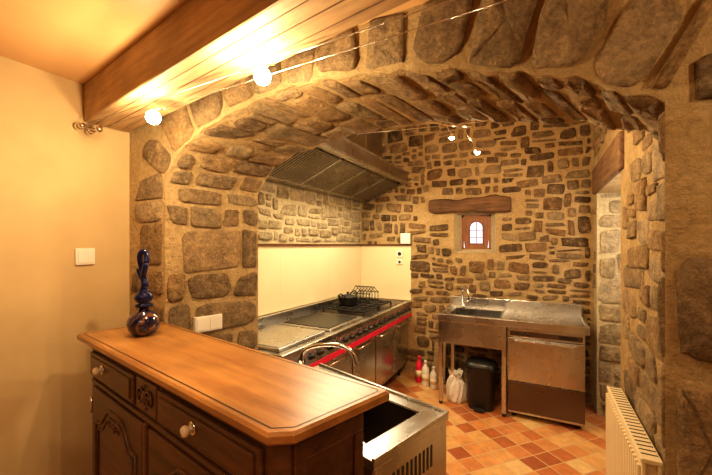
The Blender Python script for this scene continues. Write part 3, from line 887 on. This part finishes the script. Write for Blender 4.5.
mb.done(loc=UC, rotz=RU, world=False)
mb = MB('prep_sink_faucet')
mb.lathe([(.026,0),(.026,.01),(.016,.02),(.014,.14)],(-1.12,1.50,.901),'chrome',18)
sp=catmull([(0,1.03),(.01,1.085),(.08,1.125),(.2,1.14),(.28,1.115),(.31,1.05)],22)
dirv=Vector((.31,.05,0)).normalized()
mb.tube([Vector((-1.12,1.50,0))+dirv*p.x+Vector((0,0,p.y)) for p in sp],.011,'chrome',10)
mb.done(loc=(-1.12,1.5,.9))

# ---- cable spotlights (front room)
mb = MB('cable_spotlight_rail')
A0=Vector((XL+.002,.985,2.255)); A1=Vector((XR-.002,.93,2.285))
for o in (Vector((0,0,0)),Vector((0,-.05,.012))): mb.tube([A0+o,A1+o],.0016,'chrome',6)
for p in (A0,A0+Vector((0,-.05,.012))):
    mb.tube([p,p+Vector((.06,0,0))],.012,'chrome',12); mb.sphere(p+Vector((.02,0,0)),.02,'chrome')
mb.tube([A0+Vector((.13,0,.01)),A0+Vector((.13,-.03,-.02))],.006,'chrome',8)
mb.sphere(A0+Vector((.15,-.02,-.015)),.017,'chrome')
lamps=[Vector((-1.51,.95,2.224)),Vector((-.877,.95,2.262)),Vector((.85,.90,2.245))]  # third spot is added out of view to brighten the right pier
for Lp in lamps:
    mb.tube([Lp+Vector((0,.02,.035)),Lp+Vector((0,.005,.012))],.005,'chrome',8)
    mb.tube([Lp+Vector((-.03,.0,.03)),Lp+Vector((.03,.03,.035))],.004,'chrome',8)
    mb.lathe([(.010,.014),(.018,.010),(.028,-.004),(.026,-.004),(.012,.008)],Lp,'chrome',18,(0,.3,1))
    mb.sphere(Lp-Vector((0,.004,.012)),.030,'bulb')
mb.done(loc=(0,.95,2.26))

# ---- kitchen cable spots
mb = MB('cable_spotlight_kitchen')
K=[Vector((-.58,2.6,2.44)),Vector((-.40,2.6,2.31))]
mb.tube([(-.78,2.5,2.56),(-.48,2.62,2.50)],.004,'chrome',8); mb.tube([(-.66,2.75,2.60),(-.42,2.5,2.46)],.004,'chrome',8)
mb.tube([(-1.40,2.55,2.60),(-.7,2.53,2.545),(KXR-.002,2.62,2.52)],.0022,'chrome',6)
mb.tube([(-1.40,2.65,2.60),(-.6,2.66,2.55),(KXR-.002,2.7,2.52)],.0022,'chrome',6)
mb.tube([(-1.40,2.55,2.60),(-1.40,2.60,KZ-.001),(-1.40,2.65,2.60)],.003,'chrome',6)
mb.tube([(-.63,2.6,2.55),K[0]+Vector((0,0,.02))],.004,'chrome',8); mb.tube([(-.52,2.6,2.51),(-.44,2.6,2.40),K[1]+Vector((0,0,.02))],.004,'chrome',8)
for q in K:
    mb.lathe([(.008,.03),(.014,.02),(.028,-.005),(.026,-.005),(.012,.02)],q,'chrome',18); mb.sphere(q,.018,'bulb2')
mb.done(loc=(-.5,2.6,2.5))

# ------------------------------------------------------------ lights
def point(name, loc, col, power, r=0.04):
    l=bpy.data.lights.new(name,'POINT'); l.color=col; l.energy=power; l.shadow_soft_size=r
    o=bpy.data.objects.new(name,l); sc.collection.objects.link(o); o.location=loc; return o
def area(name, loc, rot, col, power, sx, sy):
    l=bpy.data.lights.new(name,'AREA'); l.color=col; l.energy=power; l.shape='RECTANGLE'; l.size=sx; l.size_y=sy
    o=bpy.data.objects.new(name,l); sc.collection.objects.link(o); o.location=loc; o.rotation_euler=rot; return o
W=(1.0,.74,.42)
for i,(Lp,pw) in enumerate(zip(lamps,(13,18,8))): point('spot_light_%d'%i, Lp+Vector((0,-.06,-.10)), W, pw, .02)  # the last one drives the added, unseen third spot
for i,q in enumerate(K): point('kitchen_spot_light_%d'%i, q+Vector((0,0,-.06)), (1,.75,.44), 32, .02)
area('hood_lamp', (-1.70,3.1,2.26), (0,math.radians(-15),0), (1,.84,.54), 27, .2, 1.6)
area('room_fill', (-.2,-.9,2.44), (0,0,0), W, 21, 1.2, 1.2)  # added fill under the ceiling, no fixture; brightens the front room
point('passage_lamp', (.95,3.3,1.8), (1,.94,.84), 24, .1)
w=bpy.data.worlds.new('sky'); sc.world=w; w.use_nodes=True
bg=w.node_tree.nodes['Background']; bg.inputs['Color'].default_value=(.9,.82,.95,1); bg.inputs['Strength'].default_value=1.3

# ------------------------------------------------------------ camera
cam=bpy.data.cameras.new('camera'); co=bpy.data.objects.new('camera',cam); sc.collection.objects.link(co)
cam.sensor_width=36; cam.lens=36*350/712; cam.shift_y=7.5/712; cam.clip_start=.05
co.location=(0,0,1.65); co.rotation_euler=(math.radians(90),0,math.atan2(185,350))
sc.camera=co
